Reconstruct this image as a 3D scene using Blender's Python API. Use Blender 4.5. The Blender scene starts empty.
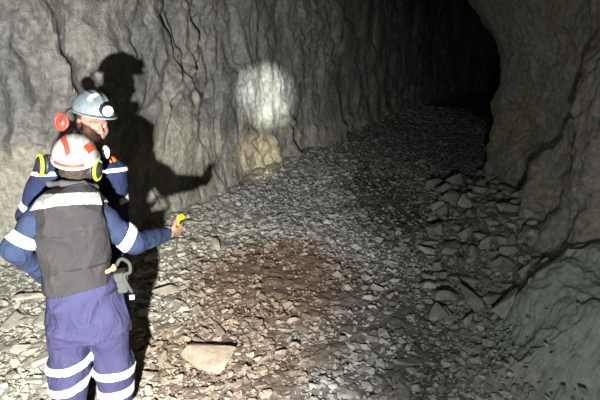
import bpy, bmesh, math, random
import numpy as np
from mathutils import Vector, Matrix

# ------------------------------------------------------------------ camera, world, lights, exposure
SC = bpy.context.scene
COL = SC.collection
CAM_H, PITCH, F = 1.93, math.radians(12.0), 450.0
cam_data = bpy.data.cameras.new('camera'); cam_data.sensor_width = 36.0; cam_data.lens = 36.0 * F / 600.0
cam_data.clip_start = 0.05; cam_data.clip_end = 100
cam = bpy.data.objects.new('camera', cam_data); COL.objects.link(cam)
cam.location = (0, 0, CAM_H); cam.rotation_euler = (math.pi / 2 - PITCH, 0, 0)
SC.camera = cam
SC.view_settings.view_transform = 'Standard'; SC.view_settings.look = 'None'
SC.view_settings.gamma = 1.0; SC.view_settings.exposure = 0.0; SC.view_settings.use_curve_mapping = False
SC.cycles.use_denoising = True
SC.cycles.max_bounces = 4; SC.cycles.diffuse_bounces = 3

world = bpy.data.worlds.new('world'); SC.world = world; world.use_nodes = True
bg = world.node_tree.nodes['Background']
bg.inputs[0].default_value = (0.55, 0.65, 1.0, 1); bg.inputs[1].default_value = 0.006

CP, SP = math.cos(PITCH), math.sin(PITCH)
def ray(px, py):
    u, v = (px - 300) / F, (200 - py) / F
    return np.array([u, CP + v * SP, -SP + v * CP])
def at(px, py, Y):
    d = ray(px, py); return np.array([0, 0, CAM_H]) + d * (Y / d[1])
def project(p):
    x, y, z = p[0], p[1], p[2] - CAM_H
    zc = y * CP - z * SP; v = y * SP + z * CP
    return 300 + F * x / zc, 200 - F * v / zc

def spot(name, loc, target, watts, size_deg, blend, color, radius):
    l = bpy.data.lights.new(name, 'SPOT'); l.energy = watts; l.spot_size = math.radians(size_deg)
    l.spot_blend = blend; l.color = color; l.shadow_soft_size = radius
    o = bpy.data.objects.new(name, l); COL.objects.link(o); o.location = loc
    o.rotation_euler = (Vector(target) - Vector(loc)).to_track_quat('-Z', 'Y').to_euler()
    return o
# the cap lamps carried by the people standing round the photographer, and an added wide fill
spot('hand_lamp_light', (-0.335, -0.30, 1.345), at(50, 245, 3.4), 2450, 96, 1.0, (1.0, 0.98, 0.93), 0.03)
spot('wide_fill_light', (0.10, -0.15, 1.42), at(640, 270, 3.6), 250, 84, 1.0, (1.0, 0.97, 0.92), 0.05)  # added fill for the right side and the shadows, not a carried lamp
spot('cap_lamp_light', (0.06, 0.02, 2.12), at(266, 97, 8.3), 11000, 9.0, 1.0, (0.95, 1.0, 0.90), 0.01)
spot('warm_lamp_light', (-0.05, 0.02, 2.00), at(258, 157, 8.0), 3000, 7.2, 0.9, (1.0, 0.88, 0.52), 0.01)

# ------------------------------------------------------------------ noise
def _hash(ix, iy, iz, seed):
    h = (ix.astype(np.int64) * 374761393 + iy.astype(np.int64) * 668265263 + iz.astype(np.int64) * 2147483647 + seed * 144665) & 0xffffffff
    h = ((h ^ (h >> 13)) * 1274126177) & 0xffffffff
    h = ((h ^ (h >> 16)) * 2246822519) & 0xffffffff
    h = h ^ (h >> 15)
    return (h & 0xffffff).astype(np.float32) / np.float32(0xffffff)
def vnoise(P, seed=0):
    i = np.floor(P).astype(np.int64); f = (P - i).astype(np.float32)
    f = f * f * f * (f * (f * 6 - 15) + 10)
    r = 0
    for dx in (0, 1):
        wx = f[:, 0] if dx else 1 - f[:, 0]
        for dy in (0, 1):
            wy = f[:, 1] if dy else 1 - f[:, 1]
            for dz in (0, 1):
                wz = f[:, 2] if dz else 1 - f[:, 2]
                r = r + wx * wy * wz * _hash(i[:, 0] + dx, i[:, 1] + dy, i[:, 2] + dz, seed)
    return r * 2 - 1
def fbm(P, oct=4, seed=0, gain=0.5):
    r = 0; a = 1.0; s = 1.0
    for k in range(oct):
        r = r + a * vnoise(P * s + 17.3 * k, seed + k); a *= gain; s *= 2.03
    return r
def facet(P, seed=0, slope=0.5):
    """blocky rock: every cell is a tilted plane; returns height and distance to the cell border"""
    i0 = np.floor(P).astype(np.int64)
    b1 = np.full(len(P), 9.0, np.float32); b2 = b1.copy(); val = np.zeros(len(P), np.float32)
    for dx in (-1, 0, 1):
        for dy in (-1, 0, 1):
            for dz in (-1, 0, 1):
                ix, iy, iz = i0[:, 0] + dx, i0[:, 1] + dy, i0[:, 2] + dz
                c = np.stack([ix + _hash(ix, iy, iz, seed + 1), iy + _hash(ix, iy, iz, seed + 2), iz + _hash(ix, iy, iz, seed + 3)], 1)
                q = (P - c).astype(np.float32); d = np.sqrt((q * q).sum(1))
                h = _hash(ix, iy, iz, seed + 4) - 0.5
                g = np.stack([_hash(ix, iy, iz, seed + k) - 0.5 for k in (5, 6, 7)], 1) * 2 * slope
                v = h + (g * q).sum(1)
                m = d < b1
                b2 = np.where(m, b1, np.minimum(b2, d)); val = np.where(m, v, val); b1 = np.where(m, d, b1)
    return val, b2 - b1
def sstep(a, b, x):
    t = np.clip((x - a) / (b - a), 0, 1); return t * t * (3 - 2 * t)

# ------------------------------------------------------------------ mesh + object helpers
def mesh_from(name, V, Fq, smooth=True):
    me = bpy.data.meshes.new(name)
    V = np.asarray(V, np.float32); Fq = np.asarray(Fq, np.int32)
    n = Fq.shape[1]
    me.vertices.add(len(V)); me.vertices.foreach_set('co', V.ravel())
    me.loops.add(Fq.size); me.loops.foreach_set('vertex_index', Fq.ravel())
    me.polygons.add(len(Fq)); me.polygons.foreach_set('loop_start', np.arange(0, Fq.size, n, dtype=np.int32))
    me.polygons.foreach_set('use_smooth', np.full(len(Fq), smooth, bool))
    me.update(calc_edges=True); me.validate()
    return me
def link(name, me, mat=None, parent=None, **props):
    o = bpy.data.objects.new(name, me); COL.objects.link(o)
    if mat is not None:
        for m in (mat if isinstance(mat, (list, tuple)) else [mat]): me.materials.append(m)
    if parent is not None: o.parent = parent
    for k, v in props.items(): o[k] = v
    return o
def empty(name, loc, rz, label, cat, group=None):
    o = bpy.data.objects.new(name, None); COL.objects.link(o); o.location = loc; o.rotation_euler = (0, 0, rz)
    o['label'] = label; o['category'] = cat
    if group: o['group'] = group
    return o
def grid_faces(nu, nv):
    a = np.arange(nu * nv).reshape(nu, nv)
    return np.stack([a[:-1, :-1], a[1:, :-1], a[1:, 1:], a[:-1, 1:]], -1).reshape(-1, 4)
def tube(pts, r, n=8):
    pts = np.asarray(pts, float); rings = []
    r = np.broadcast_to(r, len(pts))
    ref = np.array([0.31, 0.87, 0.39])
    for k in range(len(pts)):
        t = pts[min(k + 1, len(pts) - 1)] - pts[max(k - 1, 0)]; t /= np.linalg.norm(t)
        a = np.cross(t, ref); a /= np.linalg.norm(a); b = np.cross(t, a)
        th = np.linspace(0, 2 * math.pi, n, endpoint=False)
        rings.append(pts[k] + r[k] * (np.cos(th)[:, None] * a + np.sin(th)[:, None] * b))
    V = np.concatenate(rings); Fq = []
    for k in range(len(pts) - 1):
        for j in range(n):
            Fq.append((k * n + j, k * n + (j + 1) % n, (k + 1) * n + (j + 1) % n, (k + 1) * n + j))
    c0, c1 = len(V), len(V) + 1
    V = np.concatenate([V, [pts[0]], [pts[-1]]]); e = (len(pts) - 1) * n
    for j in range(0, n, 2):
        Fq.append((c0, (j + 2) % n, (j + 1) % n, j)); Fq.append((c1, e + j, e + (j + 1) % n, e + (j + 2) % n))
    return V, np.array(Fq)
def smooth_path(pts, n=24):
    pts = np.asarray(pts, float); out = []
    P = np.concatenate([[2 * pts[0] - pts[1]], pts, [2 * pts[-1] - pts[-2]]])
    per = max(2, n // (len(pts) - 1))
    for i in range(1, len(P) - 2):
        for t in np.linspace(0, 1, per, endpoint=False):
            a, b, c, d = P[i - 1:i + 3]
            out.append(0.5 * ((2 * b) + (c - a) * t + (2 * a - 5 * b + 4 * c - d) * t * t + (3 * b - a - 3 * c + d) * t ** 3))
    out.append(pts[-1]); return np.array(out)

# ------------------------------------------------------------------ signed-distance modelling
def cap(a, b, r1, r2=None):
    a, b = np.asarray(a, np.float32), np.asarray(b, np.float32); r2 = r1 if r2 is None else r2
    ab = b - a; L = max(float(ab @ ab), 1e-9)
    def f(P):
        h = np.clip(((P - a) @ ab) / L, 0, 1)
        return np.linalg.norm(P - a - h[:, None] * ab, axis=1) - (r1 + (r2 - r1) * h)
    return f
def ell(c, r, R=None):
    c, r = np.asarray(c, np.float32), np.asarray(r, np.float32)
    R = None if R is None else np.asarray(R, np.float32)
    def f(P):
        q = P - c
        if R is not None: q = q @ R
        k0 = np.linalg.norm(q / r, axis=1); k1 = np.linalg.norm(q / (r * r), axis=1)
        return k0 * (k0 - 1) / np.maximum(k1, 1e-6)
    return f
def box(c, hsize, rad=0.0, R=None):
    c, hs = np.asarray(c, np.float32), np.asarray(hsize, np.float32) - rad
    R = None if R is None else np.asarray(R, np.float32)
    def f(P):
        q = P - c
        if R is not None: q = q @ R
        q = np.abs(q) - hs
        return np.linalg.norm(np.maximum(q, 0), axis=1) + np.minimum(q.max(1), 0) - rad
    return f
def disc(a, b, r):
    """flat-ended cylinder"""
    a, b = np.asarray(a, np.float32), np.asarray(b, np.float32); L = np.linalg.norm(b - a); t = (b - a) / L
    def f(P):
        q = P - a; h = q @ t; rad = np.linalg.norm(q - h[:, None] * t, axis=1)
        return np.maximum(rad - r, np.maximum(-h, h - L))
    return f
def loft(S, n=2.3):
    S = sorted(S); S = np.array(S, np.float32); zs = S[:, 0]
    def f(P):
        z = P[:, 2]; cx, cy, a, b = [np.interp(z, zs, S[:, k]) for k in (1, 2, 3, 4)]
        k = (np.abs((P[:, 0] - cx) / a) ** n + np.abs((P[:, 1] - cy) / b) ** n) ** (1 / n)
        d = (k - 1) * np.minimum(a, b)
        return np.maximum(d, np.maximum(zs[0] - z, z - zs[-1])).astype(np.float32)
    return f
def smin(fs, k):
    def f(P):
        d = fs[0](P)
        for g in fs[1:]:
            e = g(P); h = np.clip(0.5 + 0.5 * (e - d) / k, 0, 1)
            d = e + (d - e) * h - k * h * (1 - h)
        return d
    return f
def sdf_mesh(f, lo, hi, h):
    """surface nets over a block-sparse sampling of f"""
    lo = np.asarray(lo, np.float32); hi = np.asarray(hi, np.float32); B = 8
    nb = np.maximum(np.ceil((hi - lo) / (h * B)).astype(int), 1); n = nb * B
    bc = np.stack(np.meshgrid(*[np.arange(k) for k in nb], indexing='ij'), -1).reshape(-1, 3)
    d = f((lo + (bc + 0.5) * B * h).astype(np.float32))
    near = np.abs(d) < h * B * 1.35 + 0.012
    A = np.empty(nb.tolist() + [B, B, B], np.float32)
    A[:] = np.where(d < 0, -1.0, 1.0).reshape(nb)[..., None, None, None]
    off = np.stack(np.meshgrid(*[np.arange(B)] * 3, indexing='ij'), -1).reshape(-1, 3)
    idx = bc[near]
    for k in range(0, len(idx), 600):
        c = idx[k:k + 600]
        P = (lo + ((c[:, None, :] * B) + off[None]).reshape(-1, 3) * h).astype(np.float32)
        A[c[:, 0], c[:, 1], c[:, 2]] = f(P).reshape(len(c), B, B, B)
    A = A.transpose(0, 3, 1, 4, 2, 5).reshape(n)
    A[0], A[-1], A[:, 0], A[:, -1], A[:, :, 0], A[:, :, -1] = 1, 1, 1, 1, 1, 1
    I = A < 0
    m = n - 1
    cnt = np.zeros(m, np.int8)
    sl = lambda o: tuple(slice(o[k], o[k] + m[k]) for k in range(3))
    corners = [(a, b, c) for a in (0, 1) for b in (0, 1) for c in (0, 1)]
    for o in corners: cnt += I[sl(o)]
    act = np.argwhere((cnt > 0) & (cnt < 8))
    vid = np.full(m, -1, np.int32); vid[tuple(act.T)] = np.arange(len(act))
    vals = {o: A[act[:, 0] + o[0], act[:, 1] + o[1], act[:, 2] + o[2]] for o in corners}
    acc = np.zeros((len(act), 3), np.float32); num = np.zeros(len(act), np.float32)
    for ax in range(3):
        for o in corners:
            if o[ax]: continue
            p = list(o); p[ax] = 1; p = tuple(p)
            a, b = vals[o], vals[p]; s = (a < 0) != (b < 0)
            t = np.where(s, a / np.where(s, a - b, 1), 0)
            q = np.tile(np.array(o, np.float32), (len(act), 1)); q[:, ax] = t
            acc += q * s[:, None]; num += s
    V = lo + (act + acc / num[:, None]) * h
    Q = []
    for ax in range(3):
        s0 = [slice(None)] * 3; s1 = [slice(None)] * 3; s0[ax] = slice(0, -1); s1[ax] = slice(1, None)
        a, b = I[tuple(s0)], I[tuple(s1)]
        e = np.argwhere(a != b); u, w = (ax + 1) % 3, (ax + 2) % 3
        ok = (e[:, u] > 0) & (e[:, w] > 0) & (e[:, u] < m[u]) & (e[:, w] < m[w]); e = e[ok]
        ins = a[tuple(e.T)]
        def v(du, dw):
            c = e.copy(); c[:, u] -= du; c[:, w] -= dw; return vid[tuple(c.T)]
        q = np.stack([v(1, 1), v(0, 1), v(0, 0), v(1, 0)], 1)
        q[~ins] = q[~ins][:, ::-1]; Q.append(q)
    return V, np.concatenate(Q)
def solid(name, f, lo, hi, h, mat, parent, M=None, smooth=True, **props):
    V, Q = sdf_mesh(f, lo, hi, h)
    if M is not None: V = V @ M[0].T + M[1]
    return link(name, mesh_from(name, V, Q, smooth), mat, parent, **props)

# ------------------------------------------------------------------ materials
def mat_new(name):
    m = bpy.data.materials.new(name); m.use_nodes = True; nt = m.node_tree
    return m, nt, nt.nodes['Principled BSDF']
def node(nt, kind, **kw):
    n = nt.nodes.new(kind)
    for k, v in kw.items(): setattr(n, k, v)
    return n
def mixc(nt, fac, a, b, mode='MIX'):
    n = node(nt, 'ShaderNodeMix', data_type='RGBA', blend_type=mode)
    for s, v in ((n.inputs[0], fac), (n.inputs[6], a), (n.inputs[7], b)):
        if isinstance(v, (int, float)): s.default_value = v
        elif isinstance(v, tuple): s.default_value = v + (1,) if len(v) == 3 else v
        else: nt.links.new(v, s)
    return n.outputs[2]
def math_n(nt, op, a, b=None, clamp=False):
    n = node(nt, 'ShaderNodeMath', operation=op); n.use_clamp = clamp
    for s, v in ((n.inputs[0], a), (n.inputs[1], b)):
        if v is None: continue
        if isinstance(v, (int, float)): s.default_value = v
        else: nt.links.new(v, s)
    return n.outputs[0]
def noise_n(nt, vec, scale, detail=6, rough=0.6, dist=0.0):
    n = node(nt, 'ShaderNodeTexNoise'); n.inputs['Scale'].default_value = scale
    n.inputs['Detail'].default_value = detail; n.inputs['Roughness'].default_value = rough; n.inputs['Distortion'].default_value = dist
    if vec is not None: nt.links.new(vec, n.inputs['Vector'])
    return n.outputs[0]
def ramp_n(nt, fac, stops):
    n = node(nt, 'ShaderNodeValToRGB'); e = n.color_ramp.elements
    while len(e) < len(stops): e.new(0.5)
    for k, (p, c) in enumerate(stops): e[k].position = p; e[k].color = (c, c, c, 1) if isinstance(c, float) else c + (1,)
    nt.links.new(fac, n.inputs[0]); return n.outputs[0]
def mapping(nt, vec, scale=(1, 1, 1), rot=(0, 0, 0), loc=(0, 0, 0)):
    n = node(nt, 'ShaderNodeMapping'); n.inputs['Scale'].default_value = scale; n.inputs['Rotation'].default_value = rot; n.inputs['Location'].default_value = loc
    nt.links.new(vec, n.inputs['Vector']); return n.outputs[0]
def bump(nt, bsdf, h, strength, dist):
    b = node(nt, 'ShaderNodeBump'); b.inputs['Strength'].default_value = strength; b.inputs['Distance'].default_value = dist
    nt.links.new(h, b.inputs['Height']); nt.links.new(b.outputs[0], bsdf.inputs['Normal'])
def blob(nt, pos, c, r, soft=0.5):
    """1 inside an elliptical patch of ground at c (metres), 0 outside, ragged edge"""
    v = mapping(nt, pos, (1 / r[0], 1 / r[1], 0), (0, 0, 0), (-c[0] / r[0], -c[1] / r[1], 0))
    n = node(nt, 'ShaderNodeVectorMath', operation='LENGTH'); nt.links.new(v, n.inputs[0])
    w = noise_n(nt, pos, 3.0, 5, 0.65)
    d = math_n(nt, 'ADD', n.outputs['Value'], math_n(nt, 'MULTIPLY', math_n(nt, 'SUBTRACT', w, 0.5), 1.3))
    mr = node(nt, 'ShaderNodeMapRange'); mr.interpolation_type = 'SMOOTHSTEP'
    nt.links.new(d, mr.inputs[0]); mr.inputs[1].default_value = 1 + soft; mr.inputs[2].default_value = 1 - soft
    return mr.outputs[0]

def plain(name, col, rough=0.7, metal=0.0, var=0.15, nscale=60, bstr=0.25, bdist=0.004, spec=0.3):
    m, nt, b = mat_new(name); tc = node(nt, 'ShaderNodeTexCoord').outputs['Object']
    n = noise_n(nt, tc, nscale, 4); n2 = noise_n(nt, tc, 7, 5)
    c = mixc(nt, math_n(nt, 'MULTIPLY', n2, 1.0), tuple(x * (1 - var) for x in col), tuple(min(1, x * (1 + var)) for x in col))
    nt.links.new(c, b.inputs['Base Color']); b.inputs['Roughness'].default_value = rough; b.inputs['Metallic'].default_value = metal
    b.inputs['Specular IOR Level'].default_value = spec
    bump(nt, b, n, bstr, bdist); return m
def fabric(name, col, var=0.25, fold=0.5, dirt=None):
    m, nt, b = mat_new(name); tc = node(nt, 'ShaderNodeTexCoord').outputs['Object']
    n2 = noise_n(nt, tc, 5, 6, 0.65)
    c = mixc(nt, n2, tuple(x * (1 - var) for x in col), tuple(min(1, x * (1 + var)) for x in col))
    if dirt:
        d = ramp_n(nt, noise_n(nt, tc, 9, 6, 0.7), [(0.56, 0.0), (0.72, 1.0)])
        c = mixc(nt, math_n(nt, 'MULTIPLY', d, 0.45), c, dirt)
    nt.links.new(c, b.inputs['Base Color']); b.inputs['Roughness'].default_value = 0.85; b.inputs['Specular IOR Level'].default_value = 0.15
    w = noise_n(nt, mapping(nt, tc, (9, 9, 4), (0.5, 0.3, 0.6)), 1.6, 4, 0.5, 1.2)
    weave = noise_n(nt, tc, 380, 1)
    bump(nt, b, math_n(nt, 'ADD', w, math_n(nt, 'MULTIPLY', weave, 0.06)), fold, 0.022); return m
def tape_mat(name, col, scuff):
    m, nt, b = mat_new(name); tc = node(nt, 'ShaderNodeTexCoord').outputs['Object']
    d = ramp_n(nt, noise_n(nt, tc, 26, 6, 0.75), [(0.5, 0.0), (0.68, 1.0)])
    nt.links.new(mixc(nt, math_n(nt, 'MULTIPLY', d, 0.8), col, scuff), b.inputs['Base Color'])
    b.inputs['Roughness'].default_value = 0.45
    bump(nt, b, noise_n(nt, tc, 60, 3), 0.2, 0.004); return m

def rock_material(name, floor=False, wall=None):
    """grey mine rock; colours follow the place on the ground (tan fines, brown dirt, dark trodden path, greenish muck)"""
    m, nt, b = mat_new(name); geo = node(nt, 'ShaderNodeNewGeometry'); pos = geo.outputs['Position']
    n1 = noise_n(nt, pos, 2.2, 7, 0.62, 0.4); n2 = noise_n(nt, pos, 17, 6, 0.7); n3 = noise_n(nt, pos, 75, 4, 0.7)
    c = mixc(nt, n1, (0.19, 0.19, 0.185), (0.40, 0.40, 0.385))
    if wall == 'left':
        tan = ramp_n(nt, noise_n(nt, mapping(nt, pos, (1, 1, 0.45), (0, 0, 0), (3, 1, 0)), 1.1, 6, 0.65), [(0.44, 0.0), (0.62, 1.0)])
        c = mixc(nt, math_n(nt, 'MULTIPLY', tan, 0.55), c, (0.46, 0.44, 0.37))
        sz_ = node(nt, 'ShaderNodeSeparateXYZ'); nt.links.new(pos, sz_.inputs[0])
        lowz = math_n(nt, 'ADD', sz_.outputs['Z'], math_n(nt, 'MULTIPLY', math_n(nt, 'SUBTRACT', noise_n(nt, pos, 1.4, 6, 0.6), 0.5), 1.5))
        pale = node(nt, 'ShaderNodeMapRange'); nt.links.new(lowz, pale.inputs[0]); pale.inputs[1].default_value = 1.75; pale.inputs[2].default_value = 1.45
        c = mixc(nt, math_n(nt, 'MULTIPLY', pale.outputs[0], 0.8), c, (0.52, 0.50, 0.41))
        dk = ramp_n(nt, noise_n(nt, mapping(nt, pos, (1.6, 1.6, 0.5)), 1.7, 7, 0.7, 0.6), [(0.42, 1.0), (0.54, 0.0)])
        c = mixc(nt, math_n(nt, 'MULTIPLY', dk, 0.55), c, (0.10, 0.10, 0.10))
    elif wall == 'right':
        ol = ramp_n(nt, noise_n(nt, mapping(nt, pos, (1, 1, 0.5)), 1.3, 6, 0.6), [(0.42, 0.0), (0.58, 1.0)])
        c = mixc(nt, math_n(nt, 'MULTIPLY', ol, 0.6), c, (0.33, 0.315, 0.16))
    else:
        tan = blob(nt, pos, (-1.5, 3.6), (1.5, 2.2), 0.45)
        c = mixc(nt, math_n(nt, 'MULTIPLY', tan, 0.8), c, (0.40, 0.38, 0.305))
        brown = blob(nt, pos, (-0.26, 4.1), (0.82, 0.95), 0.35); brown2 = blob(nt, pos, (-0.55, 3.05), (0.75, 0.6), 0.4)
        br = math_n(nt, 'MAXIMUM', brown, math_n(nt, 'MULTIPLY', brown2, 0.85))
        c = mixc(nt, math_n(nt, 'MULTIPLY', br, 0.92 if floor else 0.65), c, (0.19, 0.105, 0.062))
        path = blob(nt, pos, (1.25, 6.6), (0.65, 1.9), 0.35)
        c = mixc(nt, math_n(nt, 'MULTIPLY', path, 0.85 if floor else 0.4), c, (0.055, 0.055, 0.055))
        far_shade = blob(nt, pos, (2.3, 10.5), (1.7, 3.6), 0.45)  # darkness of the unlit far tunnel floor, painted into the colour
        c = mixc(nt, math_n(nt, 'MULTIPLY', far_shade, 0.6), c, (0.06, 0.06, 0.06))
        soil = blob(nt, pos, (0.72, 3.5), (0.55, 1.0), 0.4)
        c = mixc(nt, math_n(nt, 'MULTIPLY', soil, 0.6 if floor else 0.2), c, (0.075, 0.07, 0.065))
        green = blob(nt, pos, (2.1, 2.95), (0.8, 1.0), 0.4)
        c = mixc(nt, math_n(nt, 'MULTIPLY', green, 0.6), c, (0.17, 0.23, 0.20))
        if floor:
            c = mixc(nt, math_n(nt, 'MULTIPLY', math_n(nt, 'SUBTRACT', 1.0, green), 0.55), c, (0.07, 0.063, 0.055))
        else:
            at_ = node(nt, 'ShaderNodeAttribute', attribute_name='tone'); oi = node(nt, 'ShaderNodeObjectInfo')
            sx = node(nt, 'ShaderNodeSeparateColor'); nt.links.new(oi.outputs['Color'], sx.inputs[0])
            t = math_n(nt, 'MULTIPLY', sx.outputs[0], math_n(nt, 'ADD', 0.62, math_n(nt, 'MULTIPLY', at_.outputs['Fac'], 0.75)))
            mm = node(nt, 'ShaderNodeVectorMath', operation='SCALE'); nt.links.new(c, mm.inputs[0]); nt.links.new(t, mm.inputs['Scale'])
            c = mm.outputs[0]
    sp = ramp_n(nt, n2, [(0.32, 0.58), (0.68, 1.32)] if wall else [(0.3, 0.72), (0.7, 1.25)])
    c = mixc(nt, 1.0, c, sp, 'MULTIPLY')
    nt.links.new(c, b.inputs['Base Color']); b.inputs['Roughness'].default_value = 0.9; b.inputs['Specular IOR Level'].default_value = 0.2
    hgt = math_n(nt, 'ADD', math_n(nt, 'MULTIPLY', n2, 1.0), math_n(nt, 'MULTIPLY', n3, 0.45))
    bump(nt, b, hgt, 1.0 if wall else 0.55, 0.06 if wall == 'left' else 0.03 if (wall or floor) else 0.015)
    return m

M_WALL_L = rock_material('left_wall_rock', wall='left')
M_WALL_R = rock_material('right_wall_rock', wall='right')
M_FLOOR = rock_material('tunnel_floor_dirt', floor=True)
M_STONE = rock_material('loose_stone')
M_VEST = fabric('charcoal_vest_cloth', (0.026, 0.0245, 0.026), 0.3, 0.7, (0.052, 0.048, 0.046))
M_BLUE = fabric('blue_sleeve_cloth', (0.020, 0.030, 0.064), 0.25, 0.8)
M_TROUSER = fabric('violet_blue_trouser_cloth', (0.034, 0.0335, 0.079), 0.3, 1.0, (0.05, 0.048, 0.088))
M_NAVY = fabric('navy_coverall_cloth', (0.015, 0.021, 0.057), 0.25, 0.7)
M_COLLAR = fabric('pale_collar_cloth', (0.05, 0.05, 0.053), 0.2, 0.3)
M_TAPE = tape_mat('reflective_tape', (0.62, 0.63, 0.64), (0.36, 0.36, 0.37))
M_TAPE_DULL = tape_mat('worn_reflective_tape', (0.27, 0.265, 0.26), (0.16, 0.155, 0.15))
M_SKIN = plain('skin', (0.23, 0.125, 0.095), 0.5, 0, 0.12, 90, 0.15)
M_LIP = plain('lips', (0.42, 0.17, 0.15), 0.5, 0, 0.1, 90, 0.1)
M_EYE = plain('eye_white', (0.40, 0.38, 0.37), 0.25, 0, 0.05, 90, 0.02)
M_IRIS = plain('iris', (0.05, 0.035, 0.03), 0.2, 0, 0.05, 90, 0.02)
M_BROW = plain('brow_hair', (0.12, 0.08, 0.06), 0.8, 0, 0.3, 160, 0.6)
M_STUBBLE = plain('greying_stubble', (0.18, 0.115, 0.10), 0.75, 0, 0.3, 160, 0.5)
M_HAIR = plain('dark_brown_hair', (0.035, 0.025, 0.019), 0.75, 0, 0.5, 120, 0.9, 0.01)
M_HELM_W = tape_mat('scuffed_white_plastic', (0.37, 0.36, 0.345), (0.20, 0.19, 0.17))
M_HELM_B = tape_mat('blue_grey_plastic', (0.15, 0.185, 0.21), (0.085, 0.105, 0.12))
M_RED = plain('red_tape', (0.58, 0.045, 0.025), 0.5, 0, 0.2, 40, 0.15)
M_REDCUP = plain('red_plastic', (0.50, 0.045, 0.03), 0.4, 0, 0.12, 40, 0.1)
M_NEON = plain('yellow_green_plastic', (0.40, 0.52, 0.02), 0.45, 0, 0.12, 40, 0.1)
M_BLACK = plain('black_plastic', (0.016, 0.016, 0.018), 0.5, 0, 0.2, 60, 0.2)
M_GREY = plain('grey_webbing', (0.045, 0.045, 0.044), 0.8, 0, 0.25, 150, 0.5)
M_CREAM = plain('cream_plastic', (0.70, 0.68, 0.55), 0.5, 0, 0.15, 40, 0.15)
M_TAN = plain('tan_leather', (0.34, 0.20, 0.10), 0.7, 0, 0.2, 60, 0.3)
M_YELLOW = plain('yellow_plastic', (0.72, 0.42, 0.012), 0.4, 0, 0.08, 40, 0.1)
M_SCREEN = plain('dark_screen', (0.02, 0.022, 0.025), 0.15, 0, 0.1, 40, 0.02, 0.001, 0.5)
M_ORANGE = plain('orange_badge', (0.75, 0.20, 0.03), 0.6, 0, 0.3, 90, 0.2)
M_BOOT = plain('black_boot_leather', (0.03, 0.028, 0.026), 0.6, 0, 0.3, 60, 0.4)
def lens_mat():
    m, nt, b = mat_new('lit_lamp_lens'); b.inputs['Emission Color'].default_value = (1, 0.93, 0.80, 1)
    b.inputs['Emission Strength'].default_value = 25; b.inputs['Base Color'].default_value = (0.9, 0.9, 0.85, 1); return m
M_LENS = lens_mat()

# ------------------------------------------------------------------ the tunnel: plan of the walls, ground height
WALL_L = np.array([(-5.2, 1.0), (-4.7, 2.9), (-3.8, 4.05), (-2.9, 4.4), (-2.1, 4.65), (-1.58, 5.8), (-0.85, 7.3), (-0.2, 8.6), (0.9, 10.6), (3.3, 15.2), (6.0, 19.0), (10.5, 22.5)])
WALL_R = np.array([(2.2, 0.6), (2.35, 2.2), (2.55, 3.6), (2.90, 4.8), (3.28, 5.5), (3.30, 6.2), (3.12, 6.9), (3.35, 7.7), (4.3, 9.2), (6.6, 13.0), (11.0, 19.5)])
def resample(C, step):
    C = smooth_path(C, 12 * (len(C) - 1)); d = np.r_[0, np.cumsum(np.linalg.norm(np.diff(C, axis=0), axis=1))]
    s = [0.0]
    while s[-1] < d[-1]:
        p = [np.interp(s[-1], d, C[:, 0]), np.interp(s[-1], d, C[:, 1])]
        s.append(s[-1] + step(p))
    s = np.minimum(np.array(s), d[-1] - 1e-4)
    p = np.stack([np.interp(s, d, C[:, k]) for k in (0, 1)], 1)
    e = 0.5
    t = np.stack([np.interp(np.minimum(s + e, d[-1]), d, C[:, k]) - np.interp(np.maximum(s - e, 0), d, C[:, k]) for k in (0, 1)], 1)
    t /= np.linalg.norm(t, axis=1, keepdims=True)
    return s, p, t
_cl = smooth_path(WALL_L, 120)
def ground(x, y):
    x = np.asarray(x, float); y = np.asarray(y, float)
    t = y - 2.3
    z = 0.13 * np.where(t > 0.25, t, np.where(t < -0.25, 0, (t + 0.25) ** 2 / 1.0))
    z = z + 0.07 * np.exp(-(((x + 1.36) / 0.33) ** 2 + ((y - 2.80) / 0.26) ** 2))          # rise under the second worker
    d = np.full(x.shape, 9.0)
    for c in _cl[::3]: d = np.minimum(d, np.hypot(x - c[0], y - c[1]))
    z = z + 0.16 * np.clip(1 - d / 1.1, 0, 1) ** 2                                          # fallen rock against the left wall
    z = z + 0.30 * np.exp(-(((x - 2.55 - 0.1 * (y - 5)) / 0.62) ** 2 + ((y - 5.3) / 1.5) ** 2))   # muck pile at the right
    q = ((x - 0.98) * 2.5 - (2.75 + np.abs(y - 2.75) * np.where(y < 2.75, 1.6, 1.0) - 2.55) * 1.63) / 2.985                                      # distance right of the apron's foot
    z = z + 0.48 * sstep(-0.02, 0.60, q) * (1 - sstep(5.0, 5.8, y)) + 0.38 * np.clip(q - 0.45, 0, 2) * (1 - sstep(5.0, 5.8, y))
    P = np.stack([x.ravel(), y.ravel(), np.zeros(x.size)], 1)
    z = z + (0.035 * fbm(P * 1.3, 3, 5)).reshape(x.shape) * sstep(0.2, 0.9, np.hypot(x + 1.25, y - 2.35))
    return z
def apron(x, y):
    q = ((x - 0.98) * 2.5 - (2.75 + np.abs(y - 2.75) * np.where(y < 2.75, 1.6, 1.0) - 2.55) * 1.63) / 2.985
    return sstep(0.0, 0.3, q) * (1 - sstep(5.0, 5.8, y))

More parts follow.
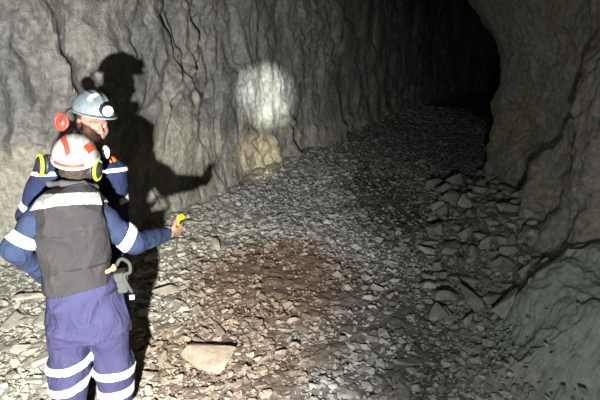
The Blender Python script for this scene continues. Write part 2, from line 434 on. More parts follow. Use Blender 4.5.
# floor
ys = [0.3]
while ys[-1] < 23: ys.append(ys[-1] + max(0.02, 0.0052 * ys[-1]))
ys = np.array(ys); xs = np.arange(-6.0, 8.01, 0.03)
xs = np.r_[xs, np.arange(8.1, 12, 0.1)]
GX, GY = np.meshgrid(xs, ys, indexing='ij'); GZ = ground(GX, GY)
P = np.stack([GX.ravel(), GY.ravel(), GZ.ravel()], 1)
fa, fb = facet(P * np.array([7, 7, 7]), 31, 0.6); ap = apron(P[:, 0], P[:, 1])
fc, fd = facet(P * np.array([2.6, 2.6, 2.6]) + 0.15 * fbm(P * 3, 2, 9)[:, None], 37, 0.7)
P[:, 2] += 0.018 * fbm(P * 9, 4, 3, 0.6) + 0.02 * fa * (1 - ap) + ap * 0.06 * fc
FLOOR_P = P

def blur(A, n):
    """soften steps over n grid cells each way, so that no quad is stretched across a step"""
    if n < 1: return A
    for _ in range(2):
        for ax in (0, 1):
            p = [(0, 0), (0, 0)]; p[ax] = (n, n); B = np.pad(A, p, mode='edge'); c = np.cumsum(B, axis=ax)
            z = np.zeros_like(np.take(c, [0], ax)); c = np.concatenate([z, c], ax); m = A.shape[ax]
            A = (np.take(c, np.arange(2 * n + 1, 2 * n + 1 + m), ax) - np.take(c, np.arange(0, m), ax)) / (2 * n + 1)
    return A
def wall_mesh(C, side, step, z_top, seed, lean, gain=(0.20, 0.075, 0.05, 0.035, 0.8), asp=1.0, soft=1):
    s, p, t = resample(C, step)
    n = np.stack([t[:, 1], -t[:, 0]], 1) * side                       # towards the tunnel
    zg = ground(p[:, 0], p[:, 1]) - 0.35
    nz = 210
    v = np.linspace(0, 1, nz)
    z = zg[:, None] + (z_top(p)[:, None] - zg[:, None]) * v[None]
    S = np.repeat(s[:, None], nz, 1)
    Q = np.stack([S.ravel(), z.ravel(), np.zeros(S.size)], 1)
    hgt = z - zg[:, None]
    W = Q + 0.22 * np.stack([fbm(Q * 1.1, 3, seed + 50), fbm(Q * 1.1, 3, seed + 60), Q[:, 2]], 1)
    W[:, 1] *= asp
    W[:, 0] += 0.16 * W[:, 1]                                         # the joints lean
    f1, b1 = facet(W * np.array([1.0, 0.42, 1]), seed, 0.45)
    f2, b2 = facet(W * np.array([3.2, 1.3, 1]), seed + 11, 0.5)
    f3, b3 = facet(W * np.array([9.5, 5.0, 1]), seed + 23, 0.6)
    big = fbm(Q * np.array([0.5, 0.4, 1]), 3, seed + 70)
    fine = fbm(Q * np.array([8, 5, 1]), 4, seed + 80, 0.6)
    mask = sstep(-0.25, 0.45, fbm(Q * 0.9, 2, seed + 90))
    d = 0.14 * big + gain[0] * f1 + gain[1] * f2 * (0.5 + mask) + gain[2] * f3 * (0.35 + mask) + gain[3] * fine * (0.5 + mask)
    d -= gain[4] * (0.06 * (1 - sstep(0, 0.028, b1)) + 0.03 * (1 - sstep(0, 0.05, b2)) * mask)
    d = blur(d.reshape(S.shape), soft) + lean(p, hgt)
    return s, p, n, z, d, nz
def roughen(V, nu, nv, amount, soft=4):
    """break a surface up along its own normals, so steep faces are as rough as flat ones"""
    G = V.reshape(nu, nv, 3); n = np.cross(np.gradient(G, axis=0), np.gradient(G, axis=1)).reshape(-1, 3)
    n /= np.maximum(np.linalg.norm(n, axis=1, keepdims=True), 1e-9)
    W = V + 0.12 * np.stack([fbm(V * 2.3, 2, 201), fbm(V * 2.3, 2, 211), fbm(V * 2.3, 2, 221)], 1)
    W[:, 0] += 0.35 * W[:, 2]
    fa, ba = facet(W * np.array([1.5, 1.5, 0.8]), 231, 0.5); fb, bb = facet(W * np.array([4.5, 4.5, 2.2]), 241, 0.6)
    m = sstep(-0.1, 0.5, fbm(V * 1.2, 2, 261))
    k = 0.24 * fa + 0.07 * fb * m
    k = blur(k.reshape(nu, nv), soft).ravel() + 0.05 * fbm(V * np.array([4, 4, 2.5]), 5, 251, 0.62)
    n = np.stack([blur(n[:, c].reshape(nu, nv), soft).ravel() for c in range(3)], 1); n /= np.maximum(np.linalg.norm(n, axis=1, keepdims=True), 1e-9)
    return V + n * (k * amount)[:, None]
def pix_to_wall(px, py, C):
    """where a line of sight meets the wall's plan"""
    r = ray(px, py); best = None; cc = smooth_path(C, 300); L = np.r_[0, np.cumsum(np.linalg.norm(np.diff(cc, axis=0), axis=1))]
    a = cc[:, 0] * r[1] - cc[:, 1] * r[0]
    for k in np.nonzero(a[:-1] * a[1:] <= 0)[0]:
        w = a[k] / (a[k] - a[k + 1]); q = cc[k] * (1 - w) + cc[k + 1] * w
        if q[1] > 0: return L[k] * (1 - w) + L[k + 1] * w, CAM_H + r[2] * q[1] / r[1]
def crack(d, s, z, C, pts, width, depth, seed):
    pts = np.array([pix_to_wall(*q, C) for q in pts])
    zz = z; jig = 0.03 * vnoise(np.stack([zz.ravel() * 7, zz.ravel() * 0 + seed, zz.ravel() * 0], 1), seed).reshape(z.shape)
    o = np.argsort(pts[:, 1]); c = np.interp(zz, pts[o, 1], pts[o, 0]) + jig
    inside = sstep(pts[:, 1].min() - 0.15, pts[:, 1].min() + 0.1, zz) * (1 - sstep(pts[:, 1].max() - 0.1, pts[:, 1].max() + 0.15, zz))
    return d - depth * inside * np.exp(-((s[:, None] - c) / width) ** 2)

FLOOR_P = roughen(FLOOR_P, len(xs), len(ys), ap * 0.85)
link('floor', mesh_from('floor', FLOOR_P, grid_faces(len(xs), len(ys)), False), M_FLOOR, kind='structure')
# left wall
def lean_l(p, h):
    return 0.05 * h + 0.20 * np.clip(1 - h / 1.0, 0, 1) ** 2
s, p, n, z, d, nz = wall_mesh(WALL_L, 1, lambda q: 0.021 if q[1] < 10 and q[0] > -4.6 else 0.06, lambda p: 3.9 + 0.17 * (p[:, 1] - 4), 3, lean_l)
for pts, w, dep, sd in (([(50, 5), (61, 40), (75, 85), (78, 100)], 0.022, 0.22, 1), ([(14, 42), (25, 65), (34, 98)], 0.02, 0.18, 2), ([(3, 60), (10, 100), (14, 150)], 0.02, 0.15, 7),
                        ([(216, -5), (219, 55), (214, 120), (217, 150)], 0.03, 0.20, 3), ([(281, 62), (285, 90), (291, 120)], 0.05, 0.42, 4),
                        ([(274, 60), (277, 90), (279, 125)], 0.028, 0.26, 5), ([(197, 150), (199, 185), (200, 210)], 0.02, 0.16, 6), ([(128, 30), (127, 55)], 0.015, 0.12, 8)):
    d = crack(d, s, z, WALL_L, pts, w, dep, sd)
V = np.stack([p[:, 0][:, None] + n[:, 0][:, None] * d, p[:, 1][:, None] + n[:, 1][:, None] * d, z], -1).reshape(-1, 3)
V = roughen(V, len(s), nz, np.full(len(V), 0.12), 1)
link('wall_left', mesh_from('wall_left', V, grid_faces(len(s), nz), False), M_WALL_L, kind='structure')

# right wall, bulging overhead towards the left
def lean_r(p, h):
    o = 0.03 * h + 0.85 * np.clip((h - 2.3) / 1.7, 0, 1) ** 1.5
    far = sstep(5.6, 6.6, p[:, 1])[:, None]
    return o * (1 + 0.35 * far) + 0.30 * np.clip(1 - h / 1.3, 0, 1) ** 2
s, p, n, z, d, nz = wall_mesh(WALL_R, -1, lambda q: 0.018 if q[1] < 8 else 0.06, lambda p: 3.9 + 0.17 * (p[:, 1] - 4), 103, lean_r, (0.26, 0.03, 0.0, 0.0, 0.0), 1.7, 7)
V = np.stack([p[:, 0][:, None] + n[:, 0][:, None] * d, p[:, 1][:, None] + n[:, 1][:, None] * d, z], -1).reshape(-1, 3)
V = roughen(V, len(s), nz, np.ones(len(V)))
link('wall_right', mesh_from('wall_right', V, grid_faces(len(s), nz)[:, ::-1], True), M_WALL_R, kind='structure')

# ceiling
cx, cy = np.meshgrid(np.arange(-6.5, 12, 0.1), np.arange(0.5, 24, 0.1), indexing='ij')
P = np.stack([cx.ravel(), cy.ravel(), np.zeros(cx.size)], 1)
f1, b1 = facet(P * 1.2, 77, 0.5)
P[:, 2] = 3.75 + 0.17 * (P[:, 1] - 4) + 0.18 * f1 + 0.12 * fbm(P * 1.5, 4, 71)
link('ceiling', mesh_from('ceiling', P, grid_faces(*cx.shape)[:, ::-1], False), M_WALL_R, kind='structure')

# ------------------------------------------------------------------ stones
rng = np.random.default_rng(11)
def hull_stone(seed, npts, flat, rough):
    r = np.random.default_rng(seed); v = r.normal(size=(npts, 3)); v /= np.linalg.norm(v, axis=1, keepdims=True)
    v *= r.uniform(0.8, 1.12, (npts, 1)); v *= np.array([1.1, r.uniform(0.55, 0.9), flat * r.uniform(0.8, 1.1)])
    bm = bmesh.new()
    for q in v: bm.verts.new(q)
    res = bmesh.ops.convex_hull(bm, input=bm.verts)
    bmesh.ops.delete(bm, geom=[e for e in res['geom_interior'] if isinstance(e, bmesh.types.BMVert)], context='VERTS')
    bmesh.ops.dissolve_limit(bm, angle_limit=0.25, verts=bm.verts, edges=bm.edges)
    if rough:
        bmesh.ops.bevel(bm, geom=list(bm.edges), offset=0.035, segments=1, affect='EDGES', profile=0.5)
    bmesh.ops.triangulate(bm, faces=bm.faces)
    if rough > 1:
        bmesh.ops.subdivide_edges(bm, edges=bm.edges, cuts=2, use_grid_fill=True)
        bmesh.ops.triangulate(bm, faces=bm.faces)
        P = np.array([w.co for w in bm.verts]); k = 0.055 * fbm(P * 2.4 + seed, 4, seed, 0.6)
        for w, a in zip(bm.verts, k): w.co *= 1 + a
    bm.verts.ensure_lookup_table(); bm.verts.index_update()
    V = np.array([w.co[:] for w in bm.verts]); T = np.array([[w.index for w in fc.verts] for fc in bm.faces]); bm.free()
    return V, T
SMALL = [hull_stone(k, 9 + k % 3, 0.68, 0) for k in range(30)]
BIGS = [mesh_from('stone', *hull_stone(100 + k, 11 + k % 3, (0.5, 0.65, 0.35)[k % 3], 2), False) for k in range(18)]
for me in BIGS: me.materials.append(M_STONE)

def in_view(x, y, z):
    zc = y * CP - (z - CAM_H) * SP; u = 300 + F * x / zc; v = 200 - F * (y * SP + (z - CAM_H) * CP) / zc
    return (u > -25) & (u < 625) & (v < 425) & (v > -20)
def wall_x(y, C):
    cc = smooth_path(C, 200); o = np.argsort(cc[:, 1]); return np.interp(y, cc[o, 1], cc[o, 0])
def inside_tunnel(x, y, m=0.1):
    return (x > wall_x(y, WALL_L) + m) & (x < wall_x(y, WALL_R) - m)
def ell_in(x, y, c, r): return np.exp(-(((x - c[0]) / r[0]) ** 2 + ((y - c[1]) / r[1]) ** 2) * 1.2)
def density(x, y):
    d = np.clip(4.2 / y, 0.15, 1.3)
    d = d * (1 - 0.93 * ell_in(x, y, (-0.28, 4.15), (0.85, 0.8))) * (1 - 0.88 * ell_in(x, y, (1.25, 6.5), (0.65, 1.9)))
    d = d * (1 - 0.88 * ell_in(x, y, (0.75, 3.5), (0.5, 0.9)))
    return d * (1 - 0.985 * apron(x, y)) * (1 - 0.5 * ell_in(x, y, (2.3, 5.2), (0.6, 1.6)))
def rot_many(n, tilt):
    a = rng.uniform(0, 2 * math.pi, n); t = rng.normal(0, tilt, n); b = rng.uniform(0, 2 * math.pi, n)
    Rz = np.zeros((n, 3, 3)); Rz[:, 0, 0] = np.cos(a); Rz[:, 0, 1] = -np.sin(a); Rz[:, 1, 0] = np.sin(a); Rz[:, 1, 1] = np.cos(a); Rz[:, 2, 2] = 1
    k = np.stack([np.cos(b), np.sin(b), 0 * b], 1); K = np.zeros((n, 3, 3))
    K[:, 0, 2] = k[:, 1]; K[:, 1, 2] = -k[:, 0]; K[:, 2, 0] = -k[:, 1]; K[:, 2, 1] = k[:, 0]
    Rt = np.eye(3) + np.sin(t)[:, None, None] * K + (1 - np.cos(t))[:, None, None] * (K @ K)
    return Rt @ Rz
FEET = [(-1.13, 2.31), (-1.36, 2.27), (-1.25, 2.71), (-1.43, 2.66)]
def off_feet(x, y, r=0.2):
    k = np.ones(np.shape(x), bool)
    for a, b in FEET: k &= np.hypot(x - a, y - b) > r
    return k

# fine rubble nobody could count
N = 190000
x = rng.uniform(-5, 5.5, N); y = 1.6 + 15 * rng.uniform(0, 1, N) ** 1.5
keep = (rng.uniform(0, 1, N) < density(x, y) * 1.0) & inside_tunnel(x, y) & off_feet(x, y, 0.15)
x, y = x[keep], y[keep]; zz = ground(x, y); keep = in_view(x, y, zz); x, y, zz = x[keep], y[keep], zz[keep]
N = len(x); size = 0.0112 * (1 / (1 - rng.uniform(0, 0.965, N))) ** 0.5 * np.clip(0.8 + 0.06 * y, 0.9, 1.5)
R = rot_many(N, 0.35); kind = rng.integers(0, len(SMALL), N); tone = rng.uniform(0, 1, N)
VV, FF, TT, base = [], [], [], 0
for k, (sv, sf) in enumerate(SMALL):
    m = np.nonzero(kind == k)[0]
    v = np.einsum('nij,vj->nvi', R[m], sv) * size[m][:, None, None] + np.stack([x[m], y[m], zz[m] + size[m] * 0.22], 1)[:, None, :]
    VV.append(v.reshape(-1, 3)); FF.append((sf[None] + (np.arange(len(m)) * len(sv))[:, None, None] + base).reshape(-1, 3)); base += len(m) * len(sv)
    TT.append(np.repeat(tone[m], len(sv)))
me = mesh_from('rubble', np.concatenate(VV), np.concatenate(FF), False)
at_ = me.attributes.new('tone', 'FLOAT', 'POINT'); at_.data.foreach_set('value', np.concatenate(TT).astype(np.float32))
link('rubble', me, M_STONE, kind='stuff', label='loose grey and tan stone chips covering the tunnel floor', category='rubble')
print('rubble stones', N)

# single stones that can be told apart, at their places on the ground
def ground_hit(px, py):
    r = ray(px, py); lo, hi = 0.5, 25.0
    for k in range(50):
        m = (lo + hi) / 2; q = np.array([0, 0, CAM_H]) + r * (m / r[1])
        if q[2] > float(ground(q[0], q[1])): lo = m
        else: hi = m
    q = np.array([0, 0, CAM_H]) + r * (lo / r[1]); return q
PLACED = []
def put_stone(name, me, x, y, sx, sy, sz, rz, tilt, label, group=None, sink=0.35, tone=1.6):
    o = bpy.data.objects.new(name, me); COL.objects.link(o)
    o.scale = (sx, sy, sz); o.rotation_euler = (tilt[0], tilt[1], rz)
    o.location = (x, y, float(ground(x, y)) + sz * sink)
    o['label'] = label; o['category'] = 'stone'
    o.color = (tone,) * 3 + (1,)
    if group: o['group'] = group
    PLACED.append((x, y, max(sx, sy))); return o
SPECIAL = [  # px, py, half width px, height ratio, mesh, label
    (213, 362, 33, 0.42, 0, 'large flat pale slab lying on the brown dirt in front of the wall'),
    (293, 323, 7, 0.8, 1, 'small upright pale stone at the lower edge of the brown dirt patch'),
    (211, 391, 6, 0.9, 4, 'small rounded pale stone just in front of the large flat slab'),
    (150, 379, 10, 0.8, 0, 'blocky grey stone beside the boots of the worker in the charcoal vest'),
    (501, 272, 17, 0.75, 4, 'broad blocky boulder on the muck pile against the right wall'),
    (467, 326, 11, 1.1, 1, 'squarish upright block at the front foot of the muck pile'),
    (478, 181, 6, 1.0, 7, 'small pale stone by the corner where the dark tunnel begins'),
    (371, 299, 11, 0.45, 5, 'flat oval pale stone on dark dirt in the middle of the tunnel floor'),
    (399, 334, 9, 0.5, 8, 'smooth oval stone alone on the dark floor left of the muck pile'),
    (402, 364, 14, 0.4, 2, 'long flat stone near the front of the dark tunnel floor'),
    (417, 390, 7, 0.6, 10, 'pale wedge of stone at the front edge right of the floor middle'),
    (350, 394, 15, 0.5, 11, 'wide low stone at the very front of the floor'),
    (467, 283, 19, 0.45, 14, 'long tilted slab lying across the muck pile'),
    (478, 297, 9, 0.6, 3, 'dark angular block under the broad blocky boulder'),
    (512, 243, 12, 0.7, 6, 'dark rounded boulder high on the muck pile beside the wall'),
    (296, 347, 8, 0.7, 9, 'grey stone below the small upright pale stone'),
    (545, 297, 9, 0.9, 12, 'pointed stone standing on the greenish rock apron'),
]
for k, (px, py, hw, hr, mi, lab) in enumerate(SPECIAL):
    q = ground_hit(px, py); zc = q[1] * CP + (CAM_H - q[2]) * SP; r = hw * zc / F
    put_stone('stone', BIGS[mi], q[0], q[1], r, r * 0.8, r * max(hr, 0.35) * 1.5, 0.3 + 0.9 * (k % 3 - 1) * 0.6, (0.12 * (k % 3 - 1), 0.1) if k else (0.35, 0.05), lab, None, 0.9 if 'pointed' in lab or 'corner' in lab else 0.3, 1.9 if 'pale' in lab else 1.25 if 'dark' in lab else 1.6)
# all the others, alike in groups
ZONES = [
    ('pale angular stone in the rubble at the foot of the left wall', 'stones under the left wall', lambda: (rng.uniform(-4.0, -0.9), rng.uniform(2.7, 6.2)), 72, (0.06, 0.19), (0.4, 0.7),
     lambda x, y: not (46 < project((x, y, float(ground(x, y))))[0] < 132)),
    ('angular grey stone among the loose rock in the middle of the tunnel floor', 'stones on the middle of the floor', lambda: (rng.uniform(-1.0, 0.9), rng.uniform(2.5, 8.3)), 70, (0.045, 0.10), (0.6, 1.0),
     lambda x, y: ell_in(x, y, (-0.32, 4.15), (0.7, 0.7)) < 0.4),
    ('broken grey block on the muck pile along the right wall', 'blocks of the muck pile', lambda: (rng.uniform(0.95, 3.1), 3.4 + 3.7 * rng.uniform() ** 1.4), 112, (0.065, 0.19), (0.9, 1.4),
     lambda x, y: (x > 1.0 + 0.3 * (y - 3.4)) and float(apron(x, y)) < 0.75),
    ('small grey stone lying on the dark trodden floor', 'stones on the dark floor', lambda: (rng.uniform(0.2, 1.7), rng.uniform(2.4, 6.0)), 20, (0.03, 0.075), (0.5, 0.9), lambda x, y: float(apron(x, y)) < 0.3),
]
for lab, grp, gen, cnt, sz, hr, ok in ZONES:
    got = tries = 0
    while got < cnt and tries < 12000:
        tries += 1
        x, y = gen(); r = sz[0] + (sz[1] - sz[0]) * rng.uniform() ** 1.5
        if not ok(x, y) or not inside_tunnel(np.array(x), np.array(y), 0.1 + 0.9 * r) or not off_feet(x, y, 0.17 + r): continue
        if not in_view(x, y, float(ground(x, y))): continue
        if any((x - a) ** 2 + (y - b) ** 2 < ((0.55 if 'muck' in grp else 0.8) * (r + c)) ** 2 for a, b, c in PLACED): continue
        h = rng.uniform(*hr)
        put_stone('stone', BIGS[rng.integers(len(BIGS))], x, y, r, r * rng.uniform(0.8, 1.0), r * h, rng.uniform(0, 6.28), (rng.normal(0, 0.22), rng.normal(0, 0.22)), lab, grp, rng.uniform(0.3, 0.9) if 'muck' in grp else 0.3, rng.uniform(1.2, 2.1))
        got += 1
    print(grp, got)

# ------------------------------------------------------------------ the two workers
AZ = math.radians(24); RT = np.array([math.cos(AZ), math.sin(AZ), 0]); FW = np.array([-math.sin(AZ), math.cos(AZ), 0])
class Frame:
    """x = picture right, y = away from the camera, z = up, measured from the worker's feet"""
    def __init__(s, O): s.O = np.array(O, float)
    def J(s, px, py, c):
        d = ray(px, py); C = np.array([0, 0, CAM_H]); t = (c - (C - s.O) @ FW) / (d @ FW)
        q = C + t * d - s.O; return np.array([q @ RT, q @ FW, q[2]])
    def sec(s, xl, xr, py, c, b, grow=0.0):
        A, B = s.J(xl, py, c), s.J(xr, py, c)
        return (float(A[2] + B[2]) / 2, float(A[0] + B[0]) / 2, c, float(B[0] - A[0]) / 2 + grow, b + grow)
def basis(front, up=(0, 0, 1), roll=0.0):
    f = np.array(front, float); f /= np.linalg.norm(f); s = np.cross(f, up); s /= np.linalg.norm(s); u = np.cross(s, f)
    c, k = math.cos(roll), math.sin(roll)
    s, u = s * c + u * k, u * c - s * k
    return np.stack([s, f, u], 1)                                      # columns: side (person's right), front, up
def folds(P, amp, seed, sc=(14, 14, 6)):
    q = P @ np.array([[0.8, 0.3, 0.5], [-0.5, 0.8, 0.2], [-0.3, -0.5, 0.8]], np.float32)
    n = vnoise(q * np.array(sc, np.float32) + 0.6 * vnoise(P * 6, seed + 1)[:, None], seed)
    return amp * (1 - 2 * np.abs(n))
def wrinkled(f, amp, seed, sc=(14, 14, 6)):
    def g(P): return f(P) - folds(P, amp, seed, sc)
    return g
def band(f, c, axis, half, reach, up=0.006, down=0.006):
    """a strip of tape wound round the shape f, at c, square to axis"""
    c = np.asarray(c, np.float32); a = np.asarray(axis, np.float32); a = a / np.linalg.norm(a)
    def g(P):
        d = f(P); q = P - c
        return np.maximum.reduce([d - up, -(d + down), np.abs(q @ a) - half, np.linalg.norm(q, axis=1) - reach])
    return g
def head_sdf(Cc, B):
    k = lambda *v: Cc + B @ np.array(v)
    skull = smin([ell(k(0, -0.012, 0.03), (0.076, 0.097, 0.092), B), ell(k(0, 0.028, -0.045), (0.061, 0.066, 0.078), B), ell(k(0, 0.066, -0.096), (0.03, 0.026, 0.024), B),
                  ell(k(0.042, 0.052, -0.03), (0.026, 0.028, 0.028), B), ell(k(-0.042, 0.052, -0.03), (0.026, 0.028, 0.028), B), cap(k(-0.034, 0.079, 0.02), k(0.034, 0.079, 0.02), 0.012)], 0.022)
    nose = smin([cap(k(0, 0.092, 0.008), k(0, 0.113, -0.028), 0.009, 0.013), ell(k(0.013, 0.1, -0.031), (0.01, 0.011, 0.009), B), ell(k(-0.013, 0.1, -0.031), (0.01, 0.011, 0.009), B)], 0.008)
    sock = [ell(k(sg * 0.032, 0.099, 0.001), (0.018, 0.016, 0.009), B) for sg in (-1, 1)]
    balls = [ell(k(sg * 0.032, 0.079, 0.001), (0.0125, 0.0125, 0.0125)) for sg in (-1, 1)]
    ears = [ell(k(sg * 0.079, -0.006, -0.004), (0.011, 0.024, 0.033), B) for sg in (-1, 1)]
    lips = [cap(k(-0.02, 0.087, -0.061), k(0.02, 0.087, -0.061), 0.0065), cap(k(-0.015, 0.088, -0.071), k(0.015, 0.088, -0.071), 0.007)]
    slit = cap(k(-0.022, 0.097, -0.066), k(0.022, 0.097, -0.066), 0.0025)
    def f(P):
        d = skull(P); h = smin([lambda P: d, nose], 0.01)(P)
        for g in sock: e = -g(P); kk = 0.008; hh = np.clip(0.5 + 0.5 * (h - e) / kk, 0, 1); h = e * (1 - hh) + h * hh + kk * hh * (1 - hh)
        for g in balls: h = np.minimum(h, g(P))
        for g in ears + lips: hh = smin([lambda P, h=h: h, g], 0.006)(P); h = hh
        return np.maximum(h, -slit(P))
    return f
def hand_sdf(W, e1, e2, e3, curl, thumb_curl=0.5):
    """W wrist, e1 along the palm, e2 towards the thumb, e3 out of the palm"""
    k = lambda a, b, c: W + a * e1 + b * e2 + c * e3
    kn = [(0.092, 0.033), (0.096, 0.011), (0.09, -0.011), (0.08, -0.031)]
    parts = [cap(k(0, 0.008 - 0.016 * (i / 3.0), 0), k(a * 0.97, b, 0), 0.017, 0.0115) for i, (a, b) in enumerate(kn)]
    fs = [smin(parts + [cap(k(-0.05, 0, 0), k(0.005, 0, 0), 0.025, 0.024), ell(k(0.035, 0.03, 0.010), (0.02, 0.02, 0.018))], 0.014)]
    L = [(0.043, 0.026, 0.021), (0.047, 0.029, 0.022), (0.043, 0.027, 0.021), (0.034, 0.021, 0.019)]
    for i, (a, b) in enumerate(kn):
        p = k(a, b, 0); ang = 0.0; segs = []
        for j, l in enumerate(L[i]):
            ang += curl[j] * (1 + 0.06 * i)
            q = p + l * (math.cos(ang) * e1 + math.sin(ang) * e3) ; r = 0.0098 - 0.0009 * j - (0.001 if i == 3 else 0)
            segs.append(cap(p, q, r, r - 0.0008)); p = q
        fs.append(smin(segs, 0.004))
    p = k(0.022, 0.03, 0.008); d = 0.62 * e1 + 0.68 * e2 + 0.38 * e3; d = d / np.linalg.norm(d); segs = []
    for j, l in enumerate((0.04, 0.031, 0.026)):
        q = p + l * d; segs.append(cap(p, q, 0.0125 - 0.0012 * j, 0.0115 - 0.0012 * j)); p = q
        d = d + thumb_curl * (0.8 * e1 * 0.4 + 0.5 * e3 - 0.2 * e2); d = d / np.linalg.norm(d)
    fs.append(smin(segs, 0.005))
    def f(P):
        d = fs[0](P)
        for g in fs[1:]: d = smin([lambda P, d=d: d, g], 0.004)(P)
        return d
    return f
def gated(f, c, r):
    """evaluate a costly small shape only near it"""
    c = np.asarray(c, np.float32)
    def g(P):
        q = np.linalg.norm(P - c, axis=1); out = np.maximum(q - r * 0.8, 0.02).astype(np.float32); m = q < r
        if m.any(): out[m] = f(P[m])
        return out
    return g
def paint_face(me, Cc, B):
    """lips, eyes, brows and stubble as material regions of the one body mesh"""
    n = len(me.polygons); c = np.empty(n * 3, np.float32); me.polygons.foreach_get('center', c); c = (c.reshape(-1, 3) - Cc) @ B
    mi = np.zeros(n, np.int32); X, Y, Z = np.abs(c[:, 0]), c[:, 1], c[:, 2]
    hd = (np.linalg.norm(c, axis=1) < 0.17) & (Y > 0.03)
    mi[hd & (Z < -0.048) & (Y > 0.03) & (X < 0.065) & (Z > -0.125)] = 5
    mi[hd & (X < 0.021) & (np.abs(Z + 0.066) < 0.010) & (Y > 0.085)] = 1
    e = np.sqrt((X - 0.032) ** 2 + ((Z - 0.001) * 2.2) ** 2)
    mi[hd & (e < 0.0125) & (Y > 0.07)] = 2; mi[hd & (e < 0.006) & (Y > 0.07)] = 3
    mi[hd & (X > 0.012) & (X < 0.052) & (np.abs(Z - 0.025 + 0.25 * np.maximum(X - 0.035, 0)) < 0.0055) & (Y > 0.06)] = 4
    me.polygons.foreach_set('material_index', mi)

HR = (0.112, 0.138, 0.122)
_dome0 = ell((0, 0, 0), HR)
def dome(P):
    d = _dome0(P); x = P[:, 0]
    up = sstep(0.035, 0.075, P[:, 2])
    return d - up * (0.006 * np.exp(-(x / 0.012) ** 2) + 0.004 * np.exp(-((np.abs(x) - 0.042) / 0.008) ** 2))
def shell_f(P):
    d = dome(P); e = (np.sqrt((P[:, 0] / 0.121) ** 2 + ((P[:, 1] - 0.010) / 0.162) ** 2) - 1) * 0.121
    sl = P[:, 2] + 0.02 * np.clip(np.hypot(P[:, 0] / 0.112, P[:, 1] / 0.138) - 1, 0, 1) * 1.2
    brim = np.maximum.reduce([e, np.abs(sl) - 0.0045, -(d + 0.005)])
    return np.minimum(np.maximum.reduce([d, -(d + 0.006), -P[:, 2]]), brim)
def patch(cx, cy, ang, hl, hw, top=True, zr=None):
    """a strip of tape stuck on the helmet dome, seen from above: centre, direction, half sizes"""
    def f(P):
        d = dome(P); q0, q1 = P[:, 0] - cx, P[:, 1] - cy; c, s = math.cos(ang), math.sin(ang)
        a, b = q0 * c + q1 * s, -q0 * s + q1 * c
        g = np.maximum.reduce([d - 0.0035, -(d + 0.003), np.abs(a) - hl, np.abs(b) - hw, -P[:, 2] + 0.004])
        return g
    return f
def rear_strip(z0, z1, half):
    def f(P):
        d = dome(P); a = np.arctan2(P[:, 0], -P[:, 1]) + 0.22
        return np.maximum.reduce([d - 0.0035, -(d + 0.003), z0 - P[:, 2], P[:, 2] - z1, (np.abs(a) - half) * 0.13, P[:, 1]])
    return f
HB = ((-0.16, -0.19, -0.05), (0.16, 0.21, 0.15))
def earmuff(parent, name, c, axis, cup, rim, hinge, label, k=1.0):
    """cup with a coloured shell ring and cushion, on a black arm from the helmet"""
    axis = np.asarray(axis, float) / np.linalg.norm(axis); c = np.asarray(c, float)
    B = basis(axis, (0.02, 0.1, 1)); r0 = 0.11
    shell = ell(c, (0.040 * k, 0.026, 0.050 * k), B)
    o = solid(name, shell, c - r0, c + r0, 0.004, cup, parent, label=label)
    def ring(P):
        q = (P - c) @ B.astype(np.float32); e = (np.hypot(q[:, 0] / (0.041 * k), q[:, 2] / (0.051 * k)) - 1) * 0.042 * k
        return np.hypot(e, (q[:, 1] - 0.004)) - 0.0085
    solid('shell_ring', ring, c - r0, c + r0, 0.0035, rim, o)
    def cush(P):
        q = (P - c) @ B.astype(np.float32); e = (np.hypot(q[:, 0] / (0.030 * k), q[:, 2] / (0.038 * k)) - 1) * 0.03 * k
        return np.hypot(e, (q[:, 1] + 0.022)) - 0.011
    solid('cushion', cush, c - r0, c + r0, 0.004, M_BLACK, o)
    mid = (c + hinge) / 2 + np.array([0, 0, 0.025])
    V, Q = tube(smooth_path([c + axis * 0.024, mid, hinge], 14), 0.0055); link('arm', mesh_from('arm', V, Q), M_BLACK, o)
    return o

